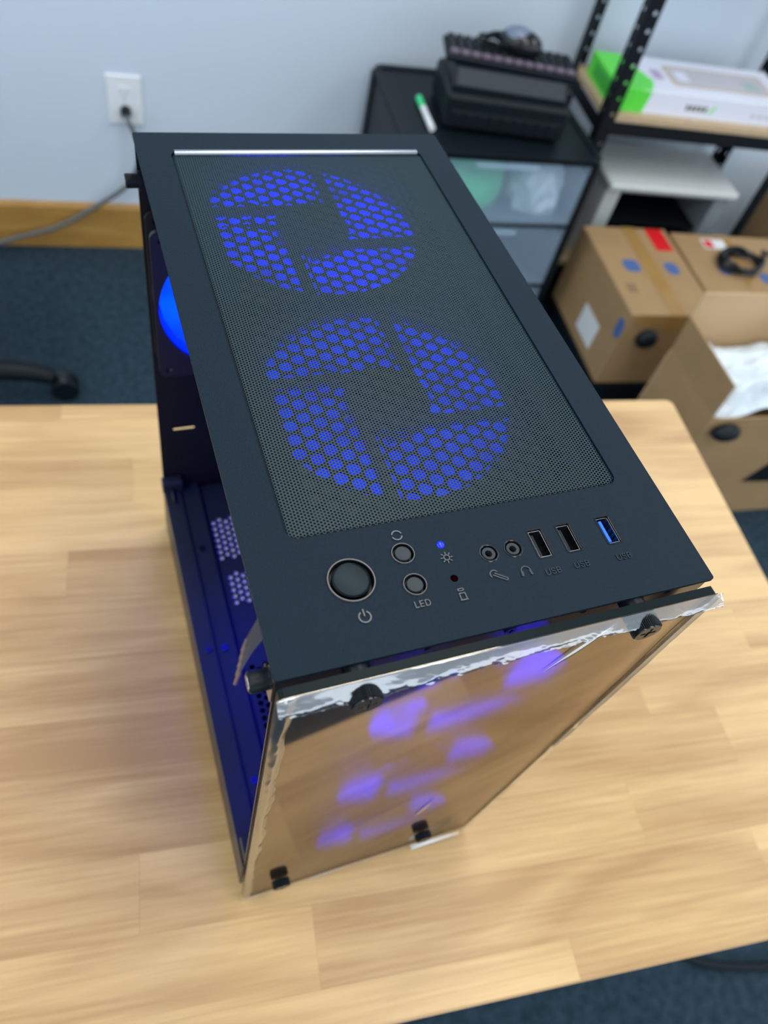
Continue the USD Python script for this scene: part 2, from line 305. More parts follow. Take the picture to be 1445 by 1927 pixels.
def fan(size, hub_r, mblade, blades=11, thick=.025, sign=1):
    """Fan lying in xy, back (struts) at +z, centred at the origin; returns frame, struts, rotor, hub."""
    s = size / 2; R = s - .0030
    fr = rrect(-s, s, -s, s, .006).difference(circ(0, 0, R, 64))
    for i in (-1, 1):
        for j in (-1, 1): fr = fr.difference(circ(i * (s - .0075), j * (s - .0075), .0023, 16))
    frame = cat(ext(fr, .003, thick / 2 - .003), ext(fr, .003, -thick / 2), ext(circ(0, 0, R + .0018, 64).difference(circ(0, 0, R, 64)), thick - .006, -thick / 2 + .003))
    st = []
    for k in range(4):
        b = bx(-.0036, .0036, -R - .0005, 0, thick / 2 - .004, thick / 2, .0008); st.append(T(b, (-hub_r * .80, 0, 0))); st[-1] = T(st[-1], rz=90 * k)
    st.append(cyl(hub_r * 1.02, .003, 40, c=(0, 0, thick / 2 - .0016), b=.0006))
    rot = []
    for k in range(blades):
        th = np.linspace(-.36, .36, 7)[:, None] + k * 2 * np.pi / blades; rr = np.linspace(hub_r, R - .0020, 8)[None, :]
        sw = (rr - hub_r) / R * .55
        a = th * 1.0 + sw; z = (np.linspace(-1, 1, 7)[:, None] * .0042) * (1.1 - .35 * (rr - hub_r) / R) + .0015 + 0 * rr
        P = np.stack([rr * np.cos(a), rr * np.sin(a), z + 0 * a], -1); rot.append(sheet(P, .0012))
    hub = cyl(hub_r, thick - .006, 40, c=(0, 0, -.001), b=.001)
    lit = ext(circ(0, 0, R - .0001, 64).difference(circ(0, 0, R - .0007, 64)), thick - .0075, -thick / 2 + .0035)
    return frame, cat(*st), cat(*rot), hub, lit
def place_fan(size, hub_r, pos, orient, mblade, name, label):
    f4 = [orient(m) for m in fan(size, hub_r, mblade)]
    for m in f4: m.apply_translation(pos)
    fr = part(name, f4[0], M['fan_frame'], case, label)
    part('fan_struts', f4[1], M['fan_frame'], fr); part('fan_blades', f4[2], mblade, fr, 'glowing blue fan blades', smooth=40); part('fan_hub', f4[3], M['hub'], fr); part('light_ring', f4[4], M['ring'], fr, 'glowing blue ring around the blades')
    return fr
ident = lambda m: m.copy()
place_fan(.139, .023, (-.0085, .1035, vz - .0010 - .0125), ident, M['blade'], 'top_fan', 'blue-lit fan under the back half of the mesh')
place_fan(.139, .023, (-.0085, -.0460, vz - .0010 - .0125), ident, M['blade'], 'top_fan', 'blue-lit fan under the front half of the mesh')
rear = lambda m: T(m, rx=-90)                                        # struts towards +y
place_fan(.136, .022, (-.034, YB - .0150, .3200), rear, M['blade_rear'], 'rear_fan', 'blue-lit fan at the back of the case')
frontO = lambda m: T(m, rx=90)                                       # struts towards -y, to the glass
for z in (.352, .226, .100): place_fan(.120, .021, (.004, YF + .0165, z), frontO, M['blade_front'], 'front_fan', None)

# sheet-metal body
fp = rrect(-W2 + .001, W2 - .001, .012, H - .0035, .001, 2)
for z in (.352, .226, .100): fp = fp.difference(circ(.004, z, .0545, 48))
for x in (-.0395, .0369, -.075, .083): fp = fp.difference(circ(x, H - .0075, .0016, 12))
def upright(poly, th, y, flip=False):
    m = ext(poly, th); m.apply_transform(np.array([[1, 0, 0, 0], [0, 0, -1, y], [0, 1, 0, 0], [0, 0, 0, 1.]])); return m
part('front_frame', upright(fp, .0012, YF + .0030), M['gloss_steel'], case)
def screw(r, h):   # pan head with a cross slot, along +z
    d = manifold3d.CrossSection([[[math.cos(a) * r, math.sin(a) * r] for a in np.linspace(0, 2 * np.pi, 25)[:-1]]]).extrude(h)
    for a in (0, 90): d = d - manifold3d.Manifold.cube([r * 1.3, r * .28, h], True).rotate([0, 0, a]).translate([0, 0, h])
    me = d.to_mesh(); return trimesh.Trimesh(me.vert_properties[:, :3], me.tri_verts)
part('screw', T(screw(.0030, .0018), (-.0012, YF + .0020, H - .0062), rx=90), M['black_gloss'], case)
rp = rrect(-W2 + .001, W2 - .001, .012, H - .0035, .001, 2).difference(circ(-.034, .320, .058)).difference(rrect(-.0913, -.0712, .1545, .1580, .0015))
part('rear_panel', upright(rp, .0012, YB - .0002), M['steel_dark'], case)
part('right_panel', bx(W2 - .0022, W2 - .0008, YF + .004, YB - .003, .012, H - .0125), M['steel'], case)
part('motherboard_tray', bx(.076, .0775, YF + .032, YB - .004, .070, H - .040), M['steel_dark'], case)
part('bottom_pan', bx(-W2 + .003, W2 - .003, YF + .004, YB - .003, .012, .0135), M['steel_dark'], case)
part('left_rail', [bx(-W2, -W2 + .0015, YF + .003, YB - .0015, .004, .0745, .0004), bx(-W2 + .001, -.0895, YF + .0036, YB - .0015, .0733, .0745, .0003), bx(-.0900, -.0888, YF + .0036, YB - .002, .0705, .0740), bx(-.0895, -.0705, YF + .0036, YB - .002, .0700, .0712, .0003)], M['steel'], case, 'folded steel rail along the open left side')
for y in (.106, -.003, -.125): part('screw', T(screw(.0032, .0016), (-.081, y, .0712)), M['dark_chrome'], case)
part('screw', T(screw(.0028, .0016), (-.0955, -.003, .0745)), M['dark_chrome'], case)
sz = .0660; vents = [sbox(-.0700, .0915, .0900, .142), sbox(-.0665, .040, .0900, .076), sbox(-.0665, -.112, .0900, -.022)]
sv, holes = [], []
for i, v in enumerate(vents):
    a, c = hexplate(v, .0070, .0026, 12, .0009, sz); sv.append(a); holes.append(unary_union([circ(x, y, .00395, 6) for x, y in c]).buffer(.0002).buffer(-.0005))
sh = sbox(-.0712, YF + .034, .1015, YB - .004).difference(unary_union(holes))
shroud = part('power_shroud', [ext(sh, .0009, sz - .0010)] + sv, M['steel'], case, 'perforated steel cover over the bottom of the case', smooth=False)
part('shroud_lip', bx(-.0712, -.0704, YF + .034, YB - .004, .050, .0700), M['steel'], shroud)
part('accessory_carton', bx(-.0690, -.010, .036, .146, sz - .0350, sz - .0030, .001), M['label_grey'], case, 'pale grey carton under the vent holes')
for x in (-.085, .085):
    for y in (YF + .03, YB - .03): part('foot', cyl(.011, .0118, 24, c=(x, y, .0060), b=.001), M['black_matte'], case)
# stand-offs for the missing side panel
for y, z in ((-.1815, .4265), (.1765, .4165)):
    s = part('side_standoff', [cyl(.0046, .0090, 28, 'x', (-W2 - .0035, y, z), b=.0006), cyl(.0062, .0016, 28, 'x', (-W2 + .0008, y, z))], M['black_plastic'], case, 'black threaded stand-off for the side panel')
    part('thread_insert', lathe_x := T(ext(circ(0, 0, .0034, 24).difference(circ(0, 0, .0019, 24)), .0012), (-W2 - .0083, y, z), ry=90), M['chrome'], s)
part('corner_tab', ext(rrect(-.004, .004, -.012, .012, .0035), .0010).apply_transform(np.array([[0, 0, 1, -W2 - .0001], [1, 0, 0, -.1845], [0, 1, 0, .4280], [0, 0, 0, 1.]])), M['chrome'], case)
part('hinge_clip', [bx(-W2 - .0012, -.086, YB - .012, YB - .002, .072, .088, .001), bx(-.0985, -.0965, YB - .028, YB - .010, .0745, .0800, .0008)], M['steel'], case)
part('hinge_clip', [bx(-W2 + .0016, -.094, YF + .006, YF + .022, .074, .090, .001)], M['steel'], case)
# ribbon of front-panel wires
for k in range(9):
    o = k * .0034
    pts = spline([(-.012 + o * .3, -.150 + o * .4, .424), (-.018 + o * .3, -.122 + o * .8, .385), (-.030 + o * .3, -.095 + o, .330), (-.045 + o * .4, -.072 + o * 1.1, .262), (-.066 + o * .6, -.068 + o * 1.15, .222), (-.0875 + o * .45, -.082 + o * 1.1, .2000 - o * .5 - .003 * (k % 2))], 8)
    w = part('ribbon_wire', tube(pts, .0012, 8), M['wire'], case)
    part('wire_end', tube([pts[-1], pts[-1] + np.array([-.0050, -.0062, -.0062])], .0016, 8), M['wire_brown'], w)

# controls
pb = part('power_button', lathe([(0, H + .0002), (.0072, H + .0004), (.0080, H + .0008), (.0084, H + .0004), (.0085, H - .004), (0, H - .004)], 64).apply_translation((-.0635, IO_Y, 0)), M['spun'], case, 'large round power button of spun dark metal')
def collar(x, y, r0, r1, hgt=.0007): return lathe([(r0, H - .002), (r0, H + hgt * .6), (r0 + .0002, H + hgt), (r1 - .0003, H + hgt), (r1, H + hgt * .4), (r1, H - .002), (r0, H - .002)], 64).apply_translation((x, y, 0))
part('button_ring', collar(-.0635, IO_Y, .0096, .0106), M['black_gloss'], pb)
part('button_well', cyl(.0097, .001, 40, c=(-.0635, IO_Y, H - .0038)), M['usb_gap'], pb)
for y, nm in ((-.1456, 'reset_button'), (-.1614, 'lighting_button')):
    b_ = part(nm, lathe([(0, H + .0001), (.0030, H + .0001), (.0035, H + .0003), (.0037, H), (.0037, H - .004), (0, H - .004)], 40).apply_translation((-.0373, y, 0)), M['grey_plastic'], case)
    part('button_ring', collar(-.0373, y, .0047, .0055, .0006), M['black_gloss'], b_)
    part('button_well', cyl(.0048, .001, 32, c=(-.0373, y, H - .0034)), M['usb_gap'], b_)
led = trimesh.creation.icosphere(3, .0018); led.apply_scale((1, 1, .5)); led.apply_translation((-.0189, -.1447, H - .0001)); part('power_light', led, M['power_led'], case, 'small glowing blue power light')
part('drive_light', cyl(.0018, .001, 20, c=(-.0191, -.1622, H - .0012)), M['hdd_led'], case, 'small unlit dark red drive light')
for x in (.0015, .0138):
    j = part('audio_jack', lathe([(.0017, H - .006), (.0017, H - .0004), (.0031, H - .0002), (.0033, H - .0010), (.0033, H - .006), (.0017, H - .006)], 40).apply_translation((x, IO_Y, 0)), M['grey_plastic'], case)
    part('jack_ring', collar(x, IO_Y, .0039, .0047, .0003), M['black_gloss'], j); part('jack_well', cyl(.0046, .001, 28, c=(x, IO_Y, H - .0060)), M['usb_gap'], j)
for i, x in enumerate(USB):
    o = rrect(x - .0043, x + .0043, IO_Y - .0081, IO_Y + .0081, .0010, 3); q = rrect(x - .0036, x + .0036, IO_Y - .0074, IO_Y + .0074, .0008, 3)
    s = rrect(x - .0033, x + .0033, IO_Y - .0071, IO_Y + .0071, .0006, 3); s2 = rrect(x - .0029, x + .0029, IO_Y - .0067, IO_Y + .0067, .0004, 3)
    u = part('usb_port', ext(s.difference(s2), .0105, H - .0112), M['chrome'], case, 'blue-tongued USB socket nearest the right edge' if i == 2 else None)
    part('usb_surround', ext(o.difference(q), .0012, H - .0010), M['black_gloss'], u)
    part('usb_well', ext(o, .0006, H - .0118), M['usb_gap'], u)
    part('usb_tongue', bx(x - .0020, x - .0003, IO_Y - .0060, IO_Y + .0060, H - .0105, H - .0012 if i == 2 else H - .0022, .0002), M['usb_blue'] if i == 2 else M['black_plastic'], u)
    for k in range(4): part('usb_contact', bx(x - .0002, x + .0002, IO_Y - .0048 + k * .0028, IO_Y - .0036 + k * .0028, H - .0100, H - .0040), M['contact'], u)
# raised marks beside the controls
def mark(poly, h=.00050): return ext(poly, h, H)
def ln(pts, w=.0006): return shapely.LineString(pts).buffer(w / 2, cap_style=1, quad_segs=3)
def arc(x, y, r, a0, a1, w=.0006): return ln([(x + r * math.cos(a), y + r * math.sin(a)) for a in np.radians(np.linspace(a0, a1, 28))], w)
for x, y in ((.0275, -.1690), (.0427, -.1686), (.0655, -.1691)):
    t = meshkit.text_mesh('USB', .0030, .0005); t.apply_translation((x - t.bounds[:, 0].mean(), y - .0012, H)); part('usb_lettering', t, M['emboss'], case, smooth=False)
t = meshkit.text_mesh('LED', .0030, .0005); t.apply_translation((-.0373 - t.bounds[:, 0].mean(), -.1724, H)); part('led_lettering', t, M['emboss'], case, smooth=False)
part('power_mark', mark(unary_union([arc(-.0631, -.1713, .0025, 125, 415), ln([(-.0631, -.1680), (-.0631, -.1708)])])), M['emboss'], case)
part('reset_mark', mark(unary_union([arc(-.0370, -.1362, .0023, 20, 160), arc(-.0370, -.1362, .0023, 200, 340)])), M['emboss'], case)
sun = [arc(-.0188, -.1518, .0013, 0, 360, .0005)] + [ln([(-.0188 + .0020 * math.cos(a), -.1518 + .0020 * math.sin(a)), (-.0188 + .0027 * math.cos(a), -.1518 + .0027 * math.sin(a))], .0005) for a in np.arange(8) * math.pi / 4]
part('light_mark', mark(unary_union(sun)), M['emboss'], case)
part('drive_mark', mark(unary_union([rrect(-.0202, -.0172, -.1690, -.1676, .0006).difference(rrect(-.0197, -.0177, -.1686, -.1680, .0003)), ln([(-.0200, -.1700), (-.0174, -.1700)], .0005), ln([(-.0200, -.1700), (-.0200, -.1728)], .0005), ln([(-.0174, -.1700), (-.0174, -.1728)], .0005), ln([(-.0203, -.1732), (-.0171, -.1732)], .0006)])), M['emboss'], case)
mic = unary_union([arc(-.0006, -.1645, .0020, 30, 210), ln([(-.0012, -.1648), (.0038, -.1682)], .0006), ln([(-.0002, -.1640), (.0044, -.1672)], .0006), arc(.0041, -.1677, .0006, -120, 60)])
part('microphone_mark', mark(mic), M['emboss'], case)
part('headphone_mark', mark(unary_union([arc(.0146, -.1660, .0023, -20, 200, .0006), ln([(.0126, -.1662), (.0123, -.1678)], .0011), ln([(.0166, -.1662), (.0169, -.1678)], .0011)])), M['emboss'], case)

# mirrored front glass: a hair out of parallel with the case
gy0, gz0, gz1, gx0, gx1, gt = YF - .0050, .0045, .4410, -.1050, .1015, .0045
def gl(m): return T(T(m, (0, -gy0, -gz1), rx=-.25), (0, gy0, gz1))
glass = part('front_glass', gl(bx(gx0, gx1, gy0 - gt, gy0 - gt + .0002, gz0, gz1)), M['mirror_glass'], case, 'mirrored tinted glass front panel in clear film', smooth=False)
part('glass_border', gl(upright(rrect(gx0, gx1, gz0, gz1, .002, 3).difference(rrect(gx0 + .0007, gx1 - .0007, gz0 + .0007, gz1 - .0007, .002, 3)), gt - .0004, gy0 - .0001)), M['glass_edge'], glass, 'dark polished edge of the glass')
def knob():   # along +z, base at 0
    b = np.arange(156) * 2 * np.pi / 156; rr = .0070 + np.where(np.arange(156) % 3 == 0, -.0004, .0001); poly = Polygon(np.c_[rr * np.cos(b), rr * np.sin(b)])
    body = ext(poly, .0058, .0006)
    cap = T(screw(.0063, .0008), (0, 0, .0064))
    neck = cyl(.0052, .0020, 32, c=(0, 0, .0002))
    return body, cap, neck
for x, z in ((-.0713, .4335), (.0617, .4338), (-.0766, .0490), (.0455, .0540)):
    bdy, cap, neck = [gl(T(m, (x, gy0 - gt - .0004, z), rx=90)) for m in knob()]
    k_ = part('glass_thumbscrew', bdy, M['black_plastic'], glass, smooth=20)
    part('screw_cap', cap, M['black_gloss'], glass, smooth=20); part('spacer', gl(cyl(.0058, .0046, 28, 'y', (x, (gy0 + YF) / 2, z))), M['black_plastic'], glass)
# protective film, crinkled along the edges
def wav(u, v, s=0): return meshkit.fbm(stk([u, v, np.full((1, 1), float(s))]), 3, 5) - .5
u = np.linspace(gx0 - .0015, gx1 + .0015, 180)[:, None]; v = np.linspace(0, 1, 14)[None, :]
zt = gz1 + .0004; drop = .0060 +   .0030 * np.exp(-((u + .072) / .025) ** 2) + .0030 * wav(u * 70, 0 * u) - .0025 * np.clip(u / .1, 0, 1); zz = zt - v * drop
yy = gy0 - gt - .0004 - .0042 * np.sin(v * np.pi * .62) * (1 + .5 * wav(u * 40, v * 1.2)) - .0045 * np.abs(wav(u * 90 + v * 4, v * 2, 2)) * v - .0030 * np.abs(wav(u * 260 + v * 9, v * 3, 4)) * v
part('protective_film', gl(sheet(np.stack(np.broadcast_arrays(u, yy, zz), -1), .00012)), M['film'], glass, 'crinkled clear protective film along the top of the glass', smooth=True)
zz = np.linspace(gz0, gz1 + .001, 160)[:, None]; v = np.linspace(0, 1, 9)[None, :]
xx = gx0 - .0016 + v * (.0075 + .0035 * wav(zz * 45, 0 * zz, 3)); yy = gy0 - gt - .0006 - .0016 * np.sin(v * np.pi) * (1 + .6 * wav(zz * 30, v, 4)) - .0005 * np.abs(wav(zz * 90, v * 2, 6))
part('protective_film', gl(sheet(np.stack(np.broadcast_arrays(xx, yy, zz), -1), .00012)), M['film'], glass, 'crinkled clear protective film down the left edge', smooth=True)
xx = gx1 + .0022 - v * (.0050 + .003 * wav(zz * 30, 0 * zz, 7)); part('protective_film', gl(sheet(np.stack(np.broadcast_arrays(xx, yy, zz), -1), .00012)), M['film'], glass, 'clear protective film down the right edge', smooth=True)
u = np.linspace(gx0 - .001, gx1 - .020, 140)[:, None]; zz = gz0 - .0012 + v * (.0040 + .003 * wav(u * 50, 0 * u, 8)); yy = gy0 - gt - .0010 - .0008 * np.sin(v * np.pi) * (1 + wav(u * 60, v, 9))
part('protective_film', gl(sheet(np.stack(np.broadcast_arrays(u, yy, zz), -1), .00012)), M['film'], glass, 'clear protective film along the bottom edge', smooth=True)
u = np.linspace(.045, .085, 30)[:, None]; zz = .006 + (u - .045) * .25 + v * (.004 + (u - .045) * .26); yy = gy0 - gt - .002 - (u - .045) * .10 - .003 * np.sin(v * np.pi)
part('film_flap', gl(sheet(np.stack(np.broadcast_arrays(u, yy, zz), -1), .00015)), M['film'], glass, 'lifted flap of clear film at the bottom right', smooth=True)
def crease(x0, z0, x1, z1, w):
    s_ = np.linspace(0, 1, 24)[:, None]; v_ = np.linspace(-1, 1, 5)[None, :]
    return gl(sheet(stk([x0 + s_ * (x1 - x0) + v_ * w * np.sin(s_ * np.pi * .98 + .03), gy0 - gt - .0006 - .0012 * (1 - v_ ** 2) * np.sin(s_ * np.pi * .98 + .03), z0 + s_ * (z1 - z0) + 0 * v_]), .0001))
part('film_crease', crease(.0260, .395, .0480, .4380, .0010), M['film'], glass, smooth=True); part('film_crease', crease(.0200, .135, .0270, .1750, .0013), M['film'], glass, smooth=True)

# ------------------------------------------------------------------ wall outlet and cord
def on_wall(s, d, z): return WP + wd * s - wn * d + np.array([0, 0, z])
oc = on_wall(-.0300, 0, .4260)
outlet = thing('wall_outlet', 'white duplex wall outlet with a cord plugged into its lower socket', 'outlet', oc, WY)
part('cover_plate', bx(-.042, .042, -.006, 0, -.061, .061, .0025), M['white_plastic'], outlet)
part('receptacle', upright(rrect(-.0175, .0175, -.034, .034, .006), .0016, -.0060), M['white_plastic'], outlet)
for z in (.0195,):
    for x in (-.0065, .0065): part('slot', bx(x - .0011, x + .0011, -.0079, -.0076, z - .001, z + .008), M['grey_device'], outlet)
    part('slot', T(cyl(.0026, .0003, 16, 'y'), (0, -.0078, z - .0085)), M['grey_device'], outlet)
part('plate_screw', T(cyl(.003, .001, 16, 'y'), (0, -.0080, 0)), M['white_device'], outlet)
plug = on_wall(-.0300, .0078, .4030)
cord = thing('power_cord', 'grey power cord hanging from the wall outlet down past the baseboard', 'cord')
part('plug', T(T(lathe([(0, 0), (.013, 0), (.0135, .004), (.012, .022), (.007, .030), (0, .031)], 28), rx=90), tuple(plug), rz=WY), M['black_plastic'], cord, 'black plug')
cp = [plug - wn * .029, on_wall(-.018, .050, .378), on_wall(-.004, .046, .330), on_wall(-.010, .034, .275), on_wall(-.040, .030, .215), on_wall(-.095, .030, .168), on_wall(-.165, .030, .120), on_wall(-.245, .034, .075), on_wall(-.33, .040, .050), on_wall(-.45, .060, .020), on_wall(-.62, .09, .007)]
part('cable', tube(spline(cp, 10), .0062, 12), M['cord'], cord)

# ------------------------------------------------------------------ office-chair foot and loose cable
chair = thing('office_chair', 'black office chair base with one caster on the carpet left of the table', 'chair', (-.62, 1.14, 0))
hubp = np.array([0, 0, .095])
part('hub', lathe([(0, .06), (.045, .06), (.05, .075), (.045, .115), (.03, .13), (0, .13)], 32), M['black_plastic'], chair)
part('gas_column', cyl(.026, .26, 28, c=(0, 0, .255)), M['black_plastic'], chair)
for k in range(5):
    a = math.radians(-3 + 72 * k); d = np.array([math.cos(a), math.sin(a), 0]); L = .385
    pts = spline([hubp + d * .03, hubp + d * .18 + [0, 0, .008], hubp + d * .31 - [0, 0, .008], hubp + d * (L - .02) - [0, 0, .030]], 8)
    part('base_arm', tube(pts, np.linspace(.034, .020, len(pts)), 14), M['black_plastic'], chair)
    c = d * L; n_ = np.array([-d[1], d[0], 0])
    for s in (-1, 1):
        w = T(cyl(.032, .018, 28, 'x', b=.003), tuple(c + n_ * s * .013 + d * .008 + [0, 0, .0322]), rz=0); m = cyl(.032, .018, 28, 'y', b=.003); m = T(m, rz=math.degrees(a)); m.apply_translation(c + n_ * s * .0125 + d * .008 + [0, 0, .0322]); part('caster_wheel', m, M['black_plastic'], chair)
    part('caster_hood', T(T(lathe([(0, -.019), (.020, -.019), (.024, -.010), (.024, .010), (.020, .019), (0, .019)], 24), rx=90), tuple(c + d * .002 + np.array([0, 0, .046])), rz=math.degrees(a)), M['black_gloss'], chair)
part('seat_pan', bx(-.16, .16, -.16, .16, .386, .41, .01), M['black_plastic'], chair)
part('seat', bx(-.24, .24, -.24, .24, .411, .47, .03), M['black_matte'], chair)
loose = solo('floor_cable', tube(spline([(.62, -.30, .008), (.645, -.385, .008), (.690, -.432, .008), (.755, -.462, .008), (.83, -.484, .008), (.95, -.485, .008)], 10), .0075, 12), M['black_plastic'], 'black cable lying on the carpet in front of the table', 'cable')

# ------------------------------------------------------------------ drawer tower
DX = np.array([.615, 1.578, 0.]); DW, DD, DH = .50, .385, .59
tower = thing('drawer_unit', 'black plastic storage unit with translucent drawers against the wall', 'drawers', tuple(DX), WY)
TH = .012
part('back_panel', bx(.012, DW - .012, -.012, -.004, .02, DH - TH), M['black_plastic'], tower)
for x in (0, DW - .022): part('side_frame', [bx(x, x + .022, -.03, 0, 0, DH - TH, .003), bx(x, x + .022, -DD, -DD + .03, 0, DH - TH, .003), bx(x + .006, x + .014, -DD + .03, -.03, .012, DH - TH)], M['black_plastic'], tower)
fr = rrect(0, DW, -DD - .012, 0, .03)
part('top', [ext(fr, .008, DH - TH), ext(fr.difference(fr.buffer(-.016)), TH, DH - TH)], M['black_plastic'], tower, 'black top tray with a raised rim')
zb = [.012, .226, .413, DH - TH + .010]
for i in range(3):
    z0, z1 = zb[i], zb[i + 1] - .012
    w_ = np.linspace(.024, DW - .024, 24); pts = [(x, -DD - .006 * math.sin((x - .024) / (DW - .048) * math.pi)) for x in w_]
    d_ = part('drawer', ext(Polygon(pts + [(x, y + .003) for x, y in pts[::-1]]), z1 - z0, z0), M['drawer_front'], tower, 'cloudy translucent drawer front')
    part('drawer_tray', [bx(.026, DW - .026, -DD + .006, -.02, z0, z0 + .003), bx(.026, .029, -DD + .006, -.02, z0, z1 - .03), bx(DW - .029, DW - .026, -DD + .006, -.02, z0, z1 - .03)], M['drawer_front'], d_)
    part('drawer_pull', bx(.17, DW - .17, -DD - .022, -DD - .006, z1 - .014, z1 - .002, .003), M['drawer_front'], d_)
    if i < 2: part('rail', bx(.022, DW - .022, -DD - .004, -DD + .012, z1 + .001, z1 + .011, .002), M['black_plastic'], tower)
def loc(base, rz, p): a = math.radians(rz); return (base[0] + p[0] * math.cos(a) - p[1] * math.sin(a), base[1] + p[0] * math.sin(a) + p[1] * math.cos(a), base[2] + p[2])
# blobs for soft things
def blob(sx, sy, sz, amp=.12, seed=1, f=3.0, sub=4):
    m = trimesh.creation.icosphere(sub, 1.0); v = m.vertices; n = meshkit.fbm(v * f / 2 + 10, 3, seed) - .5
    v = v * (1 + amp * 2 * n[:, None]); v[:, 2] = np.where(v[:, 2] < -.55, -.55, v[:, 2]); v = v * np.array([sx, sy, sz]); v[:, 2] -= v[:, 2].min(); return trimesh.Trimesh(v, m.faces, process=False)
solo('green_cloth', T(blob(.125, .100, .090, .14, 3), loc(DX, WY, (.185, -.272, zb[2] + .0032)), rz=WY), M['green_cloth'], 'bright green cloth seen through the top translucent drawer', 'cloth')
solo('white_bag', T(blob(.070, .085, .095, .25, 8, 4), loc(DX, WY, (.392, -.292, zb[2] + .0032)), rz=WY), M['bag'], 'crumpled white plastic bag inside the top translucent drawer', 'bag')

# things on the drawer tower
BZ = DH - TH + .0082
big = thing('printer', 'black printer with a ribbed front lying on the drawer unit', 'printer', (.690, 1.278, BZ), -13)
part('body', bx(0, .300, 0, .185, .004, .082, .008), M['black_plastic'], big)
part('front_panel', bx(.012, .288, -.003, .001, .012, .050, .002), M['black_matte'], big)
for k in range(9): part('rib', bx(.022 + k * .029, .043 + k * .029, -.006, -.0025, .018, .046, .001), M['black_plastic'], big)
for x in (.03, .27):
    for y in (.03, .155): part('foot', cyl(.010, .004, 16, c=(x, y, .002)), M['black_matte'], big)
slim = thing('scanner', 'slim black scanner with a sloping grey front on the printer', 'scanner', loc((.690, 1.278, BZ), -13, (.008, .018, .0825)), -14)
sl = ext(Polygon([(.0, 0), (.130, 0), (.130, .042), (.028, .042), (.0, .012)]), .276); sl.apply_transform(np.array([[0, 0, 1, 0], [1, 0, 0, 0], [0, 1, 0, 0], [0, 0, 0, 1.]])); sl.fix_normals()
part('body', sl, M['black_plastic'], slim)
sf = bx(.008, .268, -.001, .0365, 0, .002, .0008); part('front_panel', T(sf, (0, .0010, .0132), rx=46.9), M['grey_plastic'], slim, 'dark grey sloping panel')
part('button', cyl(.006, .003, 18, c=(.252, .035, .0412)), M['grey_device'], slim)
kb = thing('keyboard', 'black keyboard with rows of keys tipped on top of the scanner', 'keyboard', loc((.690, 1.278, BZ), -13, (-.012, .058, .1256)), -17)
part('base', bx(0, .315, 0, .105, 0, .014, .003), M['black_plastic'], kb)
for r in range(5):
    n = 15 if r else 12
    for k in range(n):
        x0 = .008 + k * .300 / n; part('key', bx(x0, x0 + .300 / n - .0035, .006 + r * .0190, .022 + r * .0190, .0142, .0225, .002), M['lilac_keys'] if r == 0 else M['black_plastic'], kb)
ms = thing('computer_mouse', 'black computer mouse with a pale side resting on the keyboard', 'mouse', loc((.690, 1.278, BZ), -13, (.165, .112, .1480)), -35)
mb = blob(.052, .032, .030, .02, 2, 2); part('body', mb, M['black_gloss'], ms); mb2 = mb.copy(); mb2.apply_scale((.80, .93, 1.06)); mb2.apply_translation((-.006, 0, .0006)); part('top_shell', mb2, M['mouse_shell'], ms, 'blue-grey top shell')
part('scroll_wheel', cyl(.007, .006, 18, 'y', (.036, 0, .030)), M['black_matte'], ms)
# tangle of cable on the keyboard
tp = []
for k in range(34):
    a = k * 1.05; tp.append((.045 * math.cos(a) * (1 + .3 * math.sin(k * 1.7)), .022 * math.sin(a) * (1 + .3 * math.cos(k * 2.3)), .006 + .012 * abs(math.sin(k * .9))))
solo('cable_tangle', T(tube(spline(tp, 6), .0022, 7), loc((.690, 1.278, BZ), -13, (.115, .115, .1490))), M['black_plastic'], 'tangled thin black cable heaped on the keyboard beside the mouse', 'cable')
pen = thing('marker_pen', 'white and green pen lying left of the printer on the drawer unit', 'pen', (.672, 1.343, BZ), 0)
part('barrel', tube([(-.010, -.075, .008), (.001, .015, .008)], .0075, 14), M['white_plastic'], pen); part('cap', tube([(.001, .016, .008), (.007, .062, .008)], .0082, 14), M['green_cloth'], pen, 'green cap')

# ------------------------------------------------------------------ shelf unit
SA = -9.0; SB = np.array([1.135, 1.285, 0.])                          # front-left corner, x along the front, y to the wall
SW, SD, SZ = .584, .250, .630
shelf = thing('shelf_unit', 'black metal shelf unit of perforated posts with chipboard shelves', 'shelf', tuple(SB), SA)
def post(cx, cy, sx, sy):
    """L-shaped perforated post; arms run along sx (x) and sy (y) from the corner."""
    A, hgt, th = .034, 1.75, .002; out = []
    for ax in (0, 1):
        pl = sbox(0, 0, A, hgt)
        for z in np.arange(.02, hgt, .0381):
            for o in (.010, .024) if False else (.021,): pl = pl.difference(circ(o, z, .0048, 14))
        m = ext(pl, th)
        if ax == 0: m.apply_transform(np.array([[sx, 0, 0, cx], [0, 0, sy, cy], [0, 1, 0, 0], [0, 0, 0, 1.]]))
        else: m.apply_transform(np.array([[0, 0, sx, cx], [sy, 0, 0, cy], [0, 1, 0, 0], [0, 0, 0, 1.]]))
        m.fix_normals(); out.append(m)
    return cat(*out)
for cx, sx in ((-.004, 1), (SW + .004, -1)):
    for cy, sy in ((-.004, 1), (SD + .004, -1)): part('post', post(cx, cy - (.0025 if sy > 0 else -.001), sx, sy), M['black_metal'], shelf, smooth=False)
for z in (.200, SZ, 1.28):
    part('shelf_board', bx(0, SW, -.0040, SD, z - .018, z, .001), M['board'], shelf)
    for y in (-.0045, SD + .0025): part('beam', bx(-.002, SW + .002, y, y + .002, z - .052, z - .0185), M['black_metal'], shelf)
    for x in (-.0045, SW + .0025): part('beam', bx(x, x + .002, 0, SD, z - .052, z - .0185), M['black_metal'], shelf)
part('centre_brace', bx(SW * .42, SW * .42 + .02, .0, SD, SZ - .048, SZ - .0185), M['black_metal'], shelf)
